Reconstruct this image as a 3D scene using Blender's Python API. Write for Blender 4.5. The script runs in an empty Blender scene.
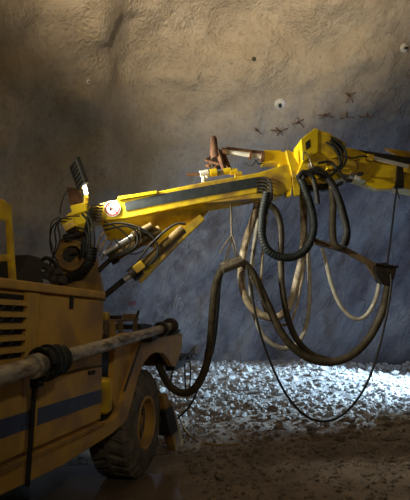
import bpy, bmesh, math, random
import numpy as np
from mathutils import Vector, Matrix
from mathutils.bvhtree import BVHTree

random.seed(7); rng = np.random.default_rng(7)
scene = bpy.context.scene
col = scene.collection

# ------------------------------------------------------------------ camera
F = 500.0; PITCH = math.radians(8.2); CAM = Vector((0, 0, 1.65))
cd = bpy.data.cameras.new('camera'); cam = bpy.data.objects.new('camera', cd); col.objects.link(cam)
cam.location = CAM; cam.rotation_euler = (math.pi/2 + PITCH, 0, 0)
cd.sensor_fit = 'VERTICAL'; cd.sensor_height = 36; cd.lens = 36*F/500
cd.clip_start = .05; cd.clip_end = 200
scene.camera = cam
FW = Vector((0, math.cos(PITCH), math.sin(PITCH))); UP = Vector((0, -math.sin(PITCH), math.cos(PITCH))); RT = Vector((1, 0, 0))

# ------------------------------------------------------------------ world, lights, exposure
wd = bpy.data.worlds.new('world'); scene.world = wd; wd.use_nodes = True
bg = wd.node_tree.nodes['Background']; bg.inputs[0].default_value = (1.0, .74, .46, 1); bg.inputs[1].default_value = .033
vs = scene.view_settings
vs.view_transform = 'Standard'; vs.look = 'None'; vs.exposure = 0; vs.gamma = 1; vs.use_curve_mapping = False

def lamp(name, kind, loc, target, energy, color, size=.3, spot=60, blend=.5):
    l = bpy.data.lights.new(name, kind); o = bpy.data.objects.new(name, l); col.objects.link(o)
    l.energy = energy; l.color = color
    if kind == 'SPOT': l.spot_size = math.radians(spot); l.spot_blend = blend; l.shadow_soft_size = size
    elif kind == 'AREA': l.shape = 'DISK'; l.size = size
    else: l.shadow_soft_size = size
    o.location = loc
    o.rotation_euler = (Vector(target) - Vector(loc)).to_track_quat('-Z', 'Y').to_euler()
    return o
lamp('vault_flood_light', 'SPOT', (-1.6, -.5, 4.6), (.5, 10, 11.9), 6200, (1, .80, .54), .12, 63, .95)
lamp('muck_flood_light', 'SPOT', (5.9, 11.3, 2.0), (3.2, 10.9, .3), 4000, (.50, .75, 1), .10, 66, .75)
lamp('face_flood_light', 'SPOT', (7.2, 5.0, 2.6), (2.4, 13, 3.2), 1350, (.34, .58, 1), .2, 64, 1)
lamp('rig_flood_light', 'SPOT', (-3.9, 3.6, 3.9), (1.25, 6.3, 2.8), 780, (1, .92, .66), .06, 40, .9)
lamp('added_fill_light', 'SPOT', (1.6, -.6, 3.7), (-.2, 7, 2.6), 160, (1, .86, .60), .15, 84, 1)  # unseen warm fill added behind the camera to brighten the rig

# ------------------------------------------------------------------ projection helpers (pixel -> point at a real distance)
YAW = math.radians(13.0); A = 1.94                      # heading of the rig and distance of its side from the camera
DU = Vector((math.sin(YAW), math.cos(YAW), 0)); NI = Vector((-math.cos(YAW), math.sin(YAW), 0)); ZZ = Vector((0, 0, 1))
def ray(px, py): return FW*F + RT*(px-205) + UP*(250-py)
def W(px, py, Y):                                       # at depth Y
    r = ray(px, py); return CAM + r*(Y/r.y)
def V(px, py, v=0.0):                                   # on the plane v metres inside the rig's near side
    r = ray(px, py); return CAM + r*((A+v)/r.dot(NI))
def U(u, v, z): return DU*u + NI*(A+v) + ZZ*z           # rig coordinates: along, inward, up
BY, BK = 6.15, .12
def B(px, py, off=0.0):                                 # boom plane
    r = ray(px, py); return CAM + r*((BY+off)/(r.y-BK*r.x))
BN = Vector((-BK, 1, 0)).normalized()

# ------------------------------------------------------------------ materials
def newmat(name):
    m = bpy.data.materials.new(name); m.use_nodes = True; n = m.node_tree.nodes; l = m.node_tree.links
    return m, n, l, n['Principled BSDF']
def mat(name, c1, c2=None, rough=.6, metal=0., scale=6., lo=.4, hi=.65, bump=0., bscale=40., c3=None, s3=2., stretch=None):
    m, n, l, p = newmat(name)
    p.inputs['Roughness'].default_value = rough; p.inputs['Metallic'].default_value = metal
    p.inputs['Base Color'].default_value = (*c1, 1)
    tc = n.new('ShaderNodeTexCoord'); vec = tc.outputs['Object']
    if stretch:
        mp = n.new('ShaderNodeMapping'); mp.inputs['Scale'].default_value = stretch; l.new(vec, mp.inputs[0]); vec = mp.outputs[0]
    def ramp(s, a, b, det=6):
        t = n.new('ShaderNodeTexNoise'); t.inputs['Scale'].default_value = s; t.inputs['Detail'].default_value = det; l.new(vec, t.inputs[0])
        r = n.new('ShaderNodeValToRGB'); r.color_ramp.elements[0].position = a; r.color_ramp.elements[1].position = b; l.new(t.outputs[0], r.inputs[0]); return r
    if c2:
        r = ramp(scale, lo, hi); r.color_ramp.elements[0].color = (*c1, 1); r.color_ramp.elements[1].color = (*c2, 1); out = r.outputs[0]
        if c3:
            r2 = ramp(s3, .48, .66); mx = n.new('ShaderNodeMixRGB'); l.new(r2.outputs[0], mx.inputs[0]); l.new(out, mx.inputs[1]); mx.inputs[2].default_value = (*c3, 1); out = mx.outputs[0]
        l.new(out, p.inputs['Base Color'])
    if bump:
        t = n.new('ShaderNodeTexNoise'); t.inputs['Scale'].default_value = bscale; t.inputs['Detail'].default_value = 4; l.new(vec, t.inputs[0])
        b = n.new('ShaderNodeBump'); b.inputs['Strength'].default_value = bump; b.inputs['Distance'].default_value = .02; l.new(t.outputs[0], b.inputs['Height']); l.new(b.outputs[0], p.inputs['Normal'])
    return m
YEL = mat('yellow_paint', (.82, .58, .015), (.66, .40, .02), .42, 0, 9, .45, .75, .1, 60, (.34, .20, .04), 3)
YELB = mat('bright_yellow_paint', (.86, .62, .012), (.75, .50, .015), .4, 0, 8, .45, .75)
OCH = mat('dusty_yellow_paint', (.62, .37, .07), (.47, .285, .075), .62, 0, 5, .4, .7, .12, 50, (.33, .20, .09), 2.2)
OCHD = mat('muddy_yellow_paint', (.46, .26, .05), (.30, .18, .06), .7, 0, 6, .4, .7, .2, 40, (.2, .13, .07), 3)
CYL = mat('oily_ochre_cylinder', (.20, .125, .03), (.10, .065, .025), .5, 0, 8, .4, .7, .15, 50)
BLUE = mat('blue_stripe_paint', (.05, .075, .17), (.085, .10, .17), .6, 0, 8)
SLATE = mat('slate_stripe_paint', (.016, .022, .026), (.032, .04, .042), .7, 0, 12)
BLACK = mat('black_rubber', (.009, .009, .009), (.024, .022, .02), .7, 0, 15, .4, .7, .2, 80)
HOSEB = mat('blue_black_hose', (.008, .012, .015), (.018, .024, .026), .6, 0, 10, .4, .7, .2, 70)
HOSEO = mat('olive_dusty_hose', (.05, .04, .024), (.105, .08, .048), .6, 0, 12, .4, .7, .3, 60)
HOSEW = mat('beige_hose', (.78, .68, .52), (.58, .46, .31), .6, 0, 14, .4, .7, .2, 60, (.2, .13, .08), 6)
HOSEG = mat('pale_grey_hose', (.72, .70, .65), (.52, .49, .43), .5, 0, 12)
DARK = mat('dark_greasy_steel', (.03, .026, .022), (.07, .055, .04), .5, .5, 14, .4, .7, .25, 60)
STEEL = mat('worn_steel', (.34, .31, .26), (.17, .14, .11), .42, .7, 12, .4, .7, .2, 60)
PIPE = mat('worn_grey_pipe', (.55, .50, .41), (.32, .27, .21), .5, .25, 9, .42, .6, .2, 60, (.1, .07, .05), 5, (1, 1, 3))
CHROME = mat('chrome_rod', (.85, .85, .85), None, .36, .55)
RUST = mat('rusty_steel', (.13, .055, .028), (.065, .034, .022), .75, .2, 18, .4, .65, .4, 60, (.2, .10, .05), 8)
WHITE = mat('white_paint', (.85, .83, .78), (.7, .67, .6), .5, 0, 12)
RED = mat('red_paint', (.55, .03, .03), None, .5)
INK = mat('black_ink', (.01, .01, .01), None, .6)
ROPE = mat('frayed_rope', (.17, .135, .09), (.10, .075, .05), .8, 0, 20)
WOOD = mat('muddy_bar', (.22, .15, .085), (.12, .08, .05), .7, 0, 12, .4, .7, .3, 50)
TYRE = mat('muddy_tyre_rubber', (.12, .103, .085), (.22, .19, .155), .8, 0, 7, .38, .66, .5, 30, (.045, .04, .034), 4)
ROCK = mat('broken_rock', (.55, .53, .51), (.33, .31, .29), .85, 0, 5, .35, .7, .5, 25)
ROCKB = mat('muddy_rock', (.30, .245, .195), (.14, .11, .088), .85, 0, 6, .35, .7, .5, 25)
GLOW = None
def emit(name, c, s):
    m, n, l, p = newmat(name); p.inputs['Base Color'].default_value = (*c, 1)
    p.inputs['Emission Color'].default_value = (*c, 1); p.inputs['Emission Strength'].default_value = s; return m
GLOW = emit('lamp_glass_and_glare', (1, .97, .85), 9)

def wall_material():
    m, n, l, p = newmat('sprayed_concrete'); p.inputs['Roughness'].default_value = .82
    g = n.new('ShaderNodeNewGeometry'); pos = g.outputs['Position']
    def noise(s, det=5, rough=.55, v=pos):
        t = n.new('ShaderNodeTexNoise'); t.inputs['Scale'].default_value = s; t.inputs['Detail'].default_value = det; t.inputs['Roughness'].default_value = rough; l.new(v, t.inputs[0]); return t.outputs[0]
    def mapr(v, a, b, c=0., d=1.):
        q = n.new('ShaderNodeMapRange'); l.new(v, q.inputs[0])
        for i, x in enumerate((a, b, c, d)): q.inputs[i+1].default_value = x
        return q.outputs[0]
    def mix(f, a, b, t='MIX'):
        q = n.new('ShaderNodeMixRGB'); q.blend_type = t; l.new(f, q.inputs[0])
        for i, x in ((1, a), (2, b)):
            if isinstance(x, tuple): q.inputs[i].default_value = (*x, 1)
            else: l.new(x, q.inputs[i])
        return q.outputs[0]
    def math_(op, a, b):
        q = n.new('ShaderNodeMath'); q.operation = op
        for i, x in ((0, a), (1, b)):
            if isinstance(x, (int, float)): q.inputs[i].default_value = x
            else: l.new(x, q.inputs[i])
        return q.outputs[0]
    sx = n.new('ShaderNodeSeparateXYZ'); l.new(pos, sx.inputs[0])
    # height at which the sprayed coat gives way to bare, smoother rock
    hz = math_('ADD', math_('SUBTRACT', sx.outputs['Z'], math_('MULTIPLY', sx.outputs['X'], .5)), math_('MULTIPLY', math_('SUBTRACT', noise(.45), .5), 3.2))
    coat = mapr(hz, 4.3, 6.2)
    mp = n.new('ShaderNodeMapping'); mp.vector_type = 'TEXTURE'; mp.inputs['Rotation'].default_value = (0, math.radians(-58), 0); mp.inputs['Scale'].default_value = (1.7, 1.2, .55); l.new(pos, mp.inputs[0])
    band = noise(.9, 6, .6, mp.outputs[0])
    rock = mix(mapr(band, .36, .62), (.20, .18, .19), (.40, .385, .375))
    rock = mix(mapr(noise(3.1), .45, .75), rock, (.47, .46, .45))
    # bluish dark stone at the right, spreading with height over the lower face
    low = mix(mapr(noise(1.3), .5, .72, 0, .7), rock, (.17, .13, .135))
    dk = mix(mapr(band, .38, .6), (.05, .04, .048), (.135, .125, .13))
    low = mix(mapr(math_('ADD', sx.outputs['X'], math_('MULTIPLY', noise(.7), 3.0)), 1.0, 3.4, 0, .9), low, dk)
    br = mix(mapr(noise(1.6), .3, .7), (.40, .335, .25), (.52, .45, .355))
    br = mix(mapr(noise(9), .5, .8), br, (.32, .265, .20))
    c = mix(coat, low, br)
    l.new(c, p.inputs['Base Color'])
    fine = noise(14, 3, .7); mid = noise(4.5, 4, .5)
    top = mapr(hz, 5.6, 7.6)
    grain = math_('MULTIPLY', fine, mapr(top, 0, 1, .15, 1.9))
    h = math_('ADD', grain, math_('MULTIPLY', mid, .45)); h = math_('ADD', h, math_('MULTIPLY', band, mapr(coat, 0, 1, 1.5, .5)))
    wv = n.new('ShaderNodeVectorMath'); wv.operation = 'ADD'; l.new(mp.outputs[0], wv.inputs[0]); nz3 = n.new('ShaderNodeTexNoise'); nz3.inputs['Scale'].default_value = 2.5; l.new(mp.outputs[0], nz3.inputs[0]); l.new(nz3.outputs['Color'], wv.inputs[1])
    ve = n.new('ShaderNodeTexVoronoi'); ve.feature = 'DISTANCE_TO_EDGE'; ve.inputs['Scale'].default_value = 1.5; l.new(wv.outputs[0], ve.inputs[0])
    crack = mapr(ve.outputs['Distance'], 0, .06)
    h = math_('ADD', h, math_('MULTIPLY', crack, mapr(coat, 0, 1, .34, .07)))
    h = math_('ADD', h, math_('MULTIPLY', noise(11, 5, .65), mapr(coat, 0, 1, .55, 0)))
    b = n.new('ShaderNodeBump'); b.inputs['Strength'].default_value = .75; b.inputs['Distance'].default_value = .085; l.new(h, b.inputs['Height']); l.new(b.outputs[0], p.inputs['Normal'])
    return m
WALL = wall_material()

def floor_material():
    m, n, l, p = newmat('gravel_floor'); p.inputs['Roughness'].default_value = .85
    g = n.new('ShaderNodeNewGeometry'); pos = g.outputs['Position']
    def noise(s, det=6, rough=.6):
        t = n.new('ShaderNodeTexNoise'); t.inputs['Scale'].default_value = s; t.inputs['Detail'].default_value = det; t.inputs['Roughness'].default_value = rough; l.new(pos, t.inputs[0]); return t.outputs[0]
    def ramp(v, a, b, ca, cb):
        r = n.new('ShaderNodeValToRGB'); e = r.color_ramp.elements; e[0].position = a; e[1].position = b; e[0].color = (*ca, 1); e[1].color = (*cb, 1); l.new(v, r.inputs[0]); return r.outputs[0]
    sx = n.new('ShaderNodeSeparateXYZ'); l.new(pos, sx.inputs[0])
    brown = ramp(noise(2.2), .35, .7, (.20, .155, .115), (.36, .29, .225))
    grey = ramp(noise(4), .35, .7, (.24, .225, .21), (.46, .44, .42))
    mr = n.new('ShaderNodeMapRange'); l.new(sx.outputs['Y'], mr.inputs[0]); mr.inputs[1].default_value = 8.6; mr.inputs[2].default_value = 10.2
    mx = n.new('ShaderNodeMixRGB'); l.new(mr.outputs[0], mx.inputs[0]); l.new(brown, mx.inputs[1]); l.new(grey, mx.inputs[2]); l.new(mx.outputs[0], p.inputs['Base Color'])
    b = n.new('ShaderNodeBump'); b.inputs['Strength'].default_value = .8; b.inputs['Distance'].default_value = .05
    l.new(noise(13), b.inputs['Height']); l.new(b.outputs[0], p.inputs['Normal'])
    return m
FLOOR = floor_material()

# ------------------------------------------------------------------ object helpers
def link(name, verts, faces, m, parent=None, smooth=False, bevel=0., props=None):
    vs_ = np.array([tuple(v) for v in verts], dtype=float)
    c = (vs_.min(0)+vs_.max(0))/2
    me = bpy.data.meshes.new(name); me.from_pydata((vs_-c).tolist(), [], faces); me.validate()
    bm = bmesh.new(); bm.from_mesh(me); bmesh.ops.recalc_face_normals(bm, faces=bm.faces); bm.to_mesh(me); bm.free()
    me.materials.append(m)
    if smooth:
        me.polygons.foreach_set('use_smooth', [True]*len(me.polygons)); me.set_sharp_from_angle(angle=math.radians(38))
    o = bpy.data.objects.new(name, me); col.objects.link(o)
    place(o, Vector(c), parent)
    if bevel:
        md = o.modifiers.new('bevel', 'BEVEL'); md.width = bevel; md.segments = 2; md.limit_method = 'ANGLE'
    for k, x in (props or {}).items(): o[k] = x
    return o
WP = {}
def place(o, c, parent):
    WP[o.name] = Vector(c)
    if parent: o.parent = parent; o.location = Vector(c) - WP[parent.name]
    else: o.location = c
def empty(name, c, label=None, cat=None, group=None, parent=None):
    o = bpy.data.objects.new(name, None); col.objects.link(o); o.empty_display_size = .1; place(o, Vector(c), parent)
    tag(o, label, cat, group); return o
def tag(o, label=None, cat=None, group=None, kind=None):
    if label: o['label'] = label
    if cat: o['category'] = cat
    if group: o['group'] = group
    if kind: o['kind'] = kind
    return o
def join(*gs):
    vv, ff = [], []
    for v, f in gs:
        k = len(vv); vv += [tuple(x) for x in v]; ff += [tuple(i+k for i in q) for q in f]
    return vv, ff
def prism(poly, vec):
    n = len(poly); vec = Vector(vec); v = [Vector(p) for p in poly] + [Vector(p)+vec for p in poly]
    f = [tuple(range(n)), tuple(range(2*n-1, n-1, -1))] + [(i, (i+1) % n, n+(i+1) % n, n+i) for i in range(n)]
    return v, f
def loft(p0, p1):
    n = len(p0); v = list(p0)+list(p1)
    return v, [tuple(range(n)), tuple(range(2*n-1, n-1, -1))] + [(i, (i+1) % n, n+(i+1) % n, n+i) for i in range(n)]
def obox(c, ax, ay, az, sx, sy, sz):
    c = Vector(c); ax, ay, az = (Vector(a).normalized() for a in (ax, ay, az)); sx, sy, sz = sx/2, sy/2, sz/2
    p0 = [c+ax*a*sx+ay*b*sy-az*sz for a, b in ((-1, -1), (1, -1), (1, 1), (-1, 1))]
    return prism(p0, az*2*sz)
def ubox(u0, u1, v0, v1, z0, z1): return prism([U(u0, v0, z0), U(u1, v0, z0), U(u1, v1, z0), U(u0, v1, z0)], (0, 0, z1-z0))
def frame_of(d):
    d = Vector(d).normalized(); a = Vector((0, 0, 1)) if abs(d.z) < .9 else Vector((1, 0, 0)); s = d.cross(a).normalized(); return s, s.cross(d).normalized(), d
def rings(centers, radii, n=12, cap=True, closed=False):
    """tube through centres with a parallel-transported frame"""
    C = [Vector(c) for c in centers]; m = len(C); v, f = [], []
    T = [((C[min(i+1, m-1)]-C[max(i-1, 0)]) or Vector((0, 0, 1))).normalized() for i in range(m)]
    s, t, _ = frame_of(T[0])
    for i in range(m):
        s = (s - T[i]*s.dot(T[i])).normalized(); t = T[i].cross(s)
        r = radii[i] if hasattr(radii, '__len__') else radii
        for k in range(n):
            a = 2*math.pi*k/n; v.append(C[i]+s*(math.cos(a)*r)+t*(math.sin(a)*r))
    for i in range(m-1):
        for k in range(n): f.append((i*n+k, i*n+(k+1) % n, (i+1)*n+(k+1) % n, (i+1)*n+k))
    if cap: f.append(tuple(range(n-1, -1, -1))); f.append(tuple((m-1)*n+k for k in range(n)))
    return v, f
def spline(P, step=.03):
    P = [Vector(p) for p in P]; P = [P[0]*2-P[1]]+P+[P[-1]*2-P[-2]]; out = []
    for i in range(1, len(P)-2):
        a, b, c, d = P[i-1:i+3]; k = max(2, int((c-b).length/step))
        for j in range(k):
            t = j/k; out.append(.5*((2*b)+(c-a)*t+(2*a-5*b+4*c-d)*t*t+(3*b-a-3*c+d)*t**3))
    out.append(P[-2]); return out
def tube(P, r, n=10, step=.03, rib=0., pitch=.03):
    if rib:
        C = spline(P, .008); acc = 0; R = []
        for i, c in enumerate(C):
            if i: acc += (c-C[i-1]).length
            R.append(r*(1+rib*math.cos(2*math.pi*acc/pitch)))
        return rings(C, R, n)
    return rings(spline(P, step), r, n)
def cyl(a, b, r, n=16, r2=None):
    a, b = Vector(a), Vector(b); return rings([a, b], [r, r if r2 is None else r2], n)
def lathe(o, axis, prof, n=32, closed=False):
    """prof: list of (distance along axis, radius)"""
    s, t, d = frame_of(axis); o = Vector(o); v, f = [], []; m = len(prof)
    for h, r in prof:
        for k in range(n):
            a = 2*math.pi*k/n; v.append(o+d*h+(s*math.cos(a)+t*math.sin(a))*r)
    for i in range(m-1 if not closed else m):
        j = (i+1) % m
        for k in range(n): f.append((i*n+k, i*n+(k+1) % n, j*n+(k+1) % n, j*n+k))
    return v, f
def add(name, geo, m, parent=None, smooth=False, bevel=0., label=None, cat=None, group=None, kind=None):
    o = link(name, geo[0], geo[1], m, parent, smooth, bevel); return tag(o, label, cat, group, kind)

# value noise for landforms
TAB = rng.random((64, 64, 64))
def vnoise(x, y, z=0.):
    x, y, z = np.broadcast_arrays(np.asarray(x, float), np.asarray(y, float), np.asarray(z, float))
    xi, yi, zi = np.floor(x).astype(int), np.floor(y).astype(int), np.floor(z).astype(int)
    fx, fy, fz = x-xi, y-yi, z-zi; fx, fy, fz = (q*q*(3-2*q) for q in (fx, fy, fz)); r = 0
    for a in (0, 1):
        for b in (0, 1):
            for c in (0, 1):
                r = r + TAB[(xi+a) % 64, (yi+b) % 64, (zi+c) % 64]*np.where(a, fx, 1-fx)*np.where(b, fy, 1-fy)*np.where(c, fz, 1-fz)
    return r
def fbm(x, y, z=0., o=4, g=.5):
    r = 0; a = 1; t = 0
    for i in range(o): r = r+a*vnoise(x*2**i+11*i, y*2**i+7*i, np.asarray(z)*2**i+3*i); t += a; a *= g
    return r/t

# ------------------------------------------------------------------ the tunnel
plan = [(-6.4, -6), (-6.2, -1), (-5.7, 3), (-5.15, 6.2), (-4.6, 8.6), (-3.75, 10.7), (-2.5, 12.3), (-.6, 13.15), (2, 13.4), (5, 13.2), (7.6, 12.2), (9.2, 9.6), (9.6, 6), (9.6, 1), (9.5, -6)]
pl = np.array([tuple(p)[:2] for p in spline([Vector((x, y, 0)) for x, y in plan], .055)])
ZM, PP = 10.6, 2.5
phi = np.concatenate([np.linspace(-.10, 1.05, 190), np.linspace(1.05, math.pi/2, 45)[1:]])
sp = np.sign(np.sin(phi))*np.abs(np.sin(phi))**(2/PP); cp = np.abs(np.cos(phi))**(2/PP)
cx, cy = .6, 2.4
X = cx+(pl[:, 0][:, None]-cx)*cp[None]; Y = np.where(pl[:, 1][:, None] > cy, cy+(pl[:, 1][:, None]-cy)*cp[None], pl[:, 1][:, None]+0*cp[None]); Z = np.broadcast_to(ZM*sp[None], X.shape).copy()
# normals inward, then uneven sprayed rock pushed in and out
dx = np.gradient(pl[:, 0]); dy = np.gradient(pl[:, 1]); L = np.hypot(dx, dy); nx, ny = dy/L, -dx/L
nz = -np.clip(sp, 0, 1)[None]; k = cp[None]
NX, NY, NZ = nx[:, None]*k, ny[:, None]*k, nz+0*nx[:, None]; LL = np.sqrt(NX**2+NY**2+NZ**2)+1e-6; NX, NY, NZ = NX/LL, NY/LL, NZ/LL
D = 1.5*(fbm(X*.28, Y*.28, Z*.28, 3)-.5)+.75*(fbm(X*.8+5, Y*.8, Z*.8, 3)-.5)+.16*(fbm(X*2.6, Y*2.6, Z*2.6+9, 3)-.5)
# slanting ledges in the bare lower face
q = (X*math.cos(1.0)+Z*math.sin(1.0)); q2 = (-X*math.sin(1.0)+Z*math.cos(1.0))
lowm = np.clip(1.45-Z/4.6, .12, 1)*np.clip((X+1.6)/3.0, .35, 1)
D = D+.24*(fbm(q*.5, Y*.3, q2*1.7, 4)-.5)*lowm
D = D-.13*(np.abs(fbm(q*.55+3, Y*.4, q2*1.25+8, 3)-.5)*2)**.6*lowm+.10*np.abs(fbm(q*2, Y*1.2, q2*3.4, 3)-.5)*lowm
# a rib of rock down the left side of the face
rib = np.exp(-((X+2.75-.10*(Z-4))/.50)**2)*np.clip((Y-7)/1.5, 0, 1)*np.clip((Z-1.5)/3, 0, 1)
D = D+.60*rib
X, Y, Z = X+NX*D, Y+NY*D, Z+NZ*D
nI, nJ = X.shape
def sheet(i0, i1, j0, j1):
    ii = np.arange(i0, i1); jj = np.arange(j0, j1); v = np.stack([X[i0:i1, j0:j1], Y[i0:i1, j0:j1], Z[i0:i1, j0:j1]], -1).reshape(-1, 3); w = j1-j0
    f = [(a*w+b, a*w+b+1, (a+1)*w+b+1, (a+1)*w+b) for a in range(i1-i0-1) for b in range(w-1)]
    return v, f
def arc_index(pt): return int(np.argmin(np.hypot(pl[:, 0]-pt[0], pl[:, 1]-pt[1])))
iL = arc_index((-4.75, 8.0)); iR = arc_index((7.6, 12.2)); jT = int(np.argmin(np.abs(phi-1.02)))
def surf(name, v, f, m, label, cat):
    me = bpy.data.meshes.new(name); me.from_pydata(v.tolist(), [], f); me.materials.append(m)
    me.polygons.foreach_set('use_smooth', [True]*len(me.polygons)); o = bpy.data.objects.new(name, me); col.objects.link(o)
    WP[o.name] = Vector((0, 0, 0)); tag(o, label, cat, kind='structure'); return o
wb = sheet(iL, iR+1, 0, jT+1)
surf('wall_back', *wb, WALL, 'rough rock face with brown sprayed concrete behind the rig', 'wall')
surf('wall_left', *sheet(0, iL+1, 0, jT+1), WALL, 'dim brown sprayed side wall beyond the rig at left', 'wall')
surf('wall_right', *sheet(iR, nI, 0, jT+1), WALL, 'sprayed concrete side wall at the right of the tunnel', 'wall')
surf('ceiling', *sheet(0, nI, jT, nJ), WALL, 'sprayed concrete tunnel vault overhead', 'ceiling')
BV = BVHTree.FromPolygons([Vector(p) for p in wb[0]], wb[1])
def wall_hit(px, py):
    loc, nrm, _, _ = BV.ray_cast(CAM, ray(px, py).normalized())
    if nrm.dot(ray(px, py)) > 0: nrm = -nrm
    return loc, nrm

def zf(x, y):
    x = np.asarray(x, float); y = np.asarray(y, float)
    pile = np.clip((y-8.3)/4.7, 0, 1); h = .62*pile**1.15
    h = h+.30*(fbm(x*.7, y*.7, 1.5, 3)-.5)*np.clip((y-6.5)/3, .06, 1)
    h = h+.16*(fbm(x*2.2, y*2.2, 4.5, 4)-.5)*np.clip((y-4.8)/3, .12, 1)
    h = h+.05*(fbm(x*7, y*7, 8.5, 2)-.5)
    # hollow with standing water beside the front wheel
    h = h-.10*np.exp(-(((x+1.25)/.95)**2+((y-5.05)/1.35)**2)**2)
    return h
gx = np.linspace(-7, 10.2, 330); gy = np.concatenate([np.linspace(-6, 2.5, 20)[:-1], np.linspace(2.5, 14.2, 300)])
GX, GY = np.meshgrid(gx, gy, indexing='ij'); GZ = zf(GX, GY)
v = np.stack([GX, GY, GZ], -1).reshape(-1, 3); w = len(gy)
f = [(a*w+b, (a+1)*w+b, (a+1)*w+b+1, a*w+b+1) for a in range(len(gx)-1) for b in range(w-1)]
surf('floor', v, f, FLOOR, 'muddy gravel tunnel floor rising into broken rock', 'floor')

# ------------------------------------------------------------------ the spraying rig
rig = empty('shotcrete_rig', U(4.6, 1.1, 0), 'yellow wheeled shotcrete spraying rig with raised boom parked at the rock face', 'machine')
OUT = -NI
# --- engine body
body = add('body', ubox(.9, 4.26, .03, 2.15, .72, 1.86), OCH, rig, bevel=.015)
add('top_rim', ubox(.88, 4.30, -.01, 2.2, 1.86, 1.925), OCH, body, bevel=.012)
def side(pts, v, th): return prism([V(x, y, v) for x, y in pts], NI*th)
def uz(u0, u1, z0, z1, v0, v1): return ubox(u0, u1, v0, v1, z0, z1)
def u_at(px): r = ray(px, 350); p = V(px, 350, 0); return p.dot(DU)
ud0, ud1 = u_at(38.5), u_at(102)
door = add('door', uz(ud0, ud1, 1.27, 1.835, -.005, .03), OCH, body, bevel=.008)
add('handle', side([(71, 296.5), (74.2, 296.8), (73.8, 309), (70.8, 308.8)], -.02, .015), INK, door, bevel=.003)
dl = add('door', uz(ud0, ud1, .80, 1.25, -.008, .03), OCH, body, bevel=.008)
for (a, b) in ((41, 384.5), (92.5, 372.5)):
    add('latch', side([(a-3.2, b-1.4), (a+3, b-2.6), (a+3, b+1.6), (a-3.2, b+2.8)], -.022, .014), BLACK, body, bevel=.003)
add('corner_post', uz(u_at(24.5), u_at(37), .80, 1.85, -.004, .03), OCH, body, bevel=.006)
add('side_panel', uz(.95, u_at(24), .80, 1.33, -.006, .03), OCH, body, bevel=.008)
# louvre
louv = add('louvre', uz(.98, u_at(23.5), 1.36, 1.83, .018, .027), INK, body)
nS = 6
for i in range(nS):
    z = 1.395+i*.0755
    p = [U(.98, -.022, z-.016), U(.98, -.022, z+.012), U(.98, .017, z+.022), U(.98, .017, z+.008)]
    add('slat', prism(p, DU*(u_at(23.5)-.98)), OCH, louv)
for k, i in enumerate(range(nS)):
    z = 1.395+i*.0755+.022
    if i == nS-1: continue
    g = []
    for m_ in range(18):
        u = 1.0+m_*(u_at(23.5)-1.04)/18
        g.append(obox(U(u+.03, .012, z+.027), DU*.9+ZZ*.5, NI, ZZ, .05, .006, .006))
    add('grille_wire', join(*g), STEEL, louv, kind='stuff')
# blue stripe, lower sill
add('stripe', join(uz(.95, u_at(24), .945, 1.06, -.010, -.006), uz(u_at(24.6), u_at(36.9), .945, 1.06, -.010, -.004), uz(ud0+.01, ud1-.01, .945, 1.06, -.013, -.008)), BLUE, body)
add('sill_ledge', uz(.9, u_at(104), .72, .775, -.03, .05), OCHD, body, bevel=.008)
# --- side frame: sill beam sweeping up into the wheel-arch fender
fr = [(-60, 503), (0, 474), (60, 446), (104, 424), (114, 419), (119.5, 411), (123.5, 400), (131, 373), (139, 348), (150, 338), (176, 336), (181.5, 334), (182, 347), (179.5, 357), (175.5, 366.5), (172.5, 366), (168.5, 359), (163.5, 353.5), (157, 352), (150.5, 355), (144, 363), (138.5, 377), (133, 398), (128, 416), (124, 424), (112, 434), (60, 467), (0, 496), (-60, 526)]
add('frame_fender', side(fr, -.03, .07), OCH, rig, bevel=.008)
add('fender_top', loft([V(139, 347, -.03), V(181.5, 334, -.03), V(181.5, 334, .5), V(139, 347, .5)], [p+ZZ*.02 for p in (V(139, 347, -.03), V(181.5, 334, -.03), V(181.5, 334, .5), V(139, 347, .5))]), OCH, rig)
add('tread_plate', side([(152, 337), (160, 333.5), (181, 329.5), (179, 333), (172, 337)], .0, .10), BLACK, rig, bevel=.004)
add('fender_panel', side([(114.5, 337), (124, 333.5), (146, 331), (143.5, 343), (124, 393), (117.5, 410), (113, 400)], .02, .06), OCH, rig, bevel=.008)
add('fender_front', loft([V(182, 334, -.02), V(182, 347, -.02), V(175.5, 366.5, -.02)], [V(182, 334, -.02)+NI*.5, V(182, 347, -.02)+NI*.5, V(175.5, 366.5, -.02)+NI*.5]), OCH, rig)
add('panel_seam', side([(140.5, 343), (141.8, 343.2), (125.5, 391), (124, 391.5)], -.036, .008), INK, rig)
# dark bay behind the body with valves, brackets and a chain
add('chassis', join(ubox(.9, 6.5, .5, 1.7, .55, .95), ubox(4.3, 6.6, .55, 1.65, .9, 1.42)), DARK, rig, bevel=.02)
add('bay_backplate', ubox(4.28, 4.7, .28, .32, .75, 1.62), DARK, rig)
tank = add('side_tank', join(rings([V(102.5, 378, .10), V(102.5, 381, .10), V(102.5, 410, .10), V(102.5, 413, .10)], [.06, .088, .088, .06], 16)), YEL, rig, smooth=True)
add('tank_cap', cyl(V(103, 416, .08), V(103.5, 421, .08), .045), BLACK, rig, smooth=True)
ch = []
for i in range(13):
    y = 330+i*6.4; ch.append(cyl(V(111, y, .12), V(111, y+4.6, .12), .017 if i % 2 else .025, 8))
add('hanging_chain', join(*ch), STEEL, rig, smooth=True)
add('bay_post', side([(113, 322), (116, 321.5), (116, 402), (113, 406)], .05, .04), OCHD, rig, bevel=.004)
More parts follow.
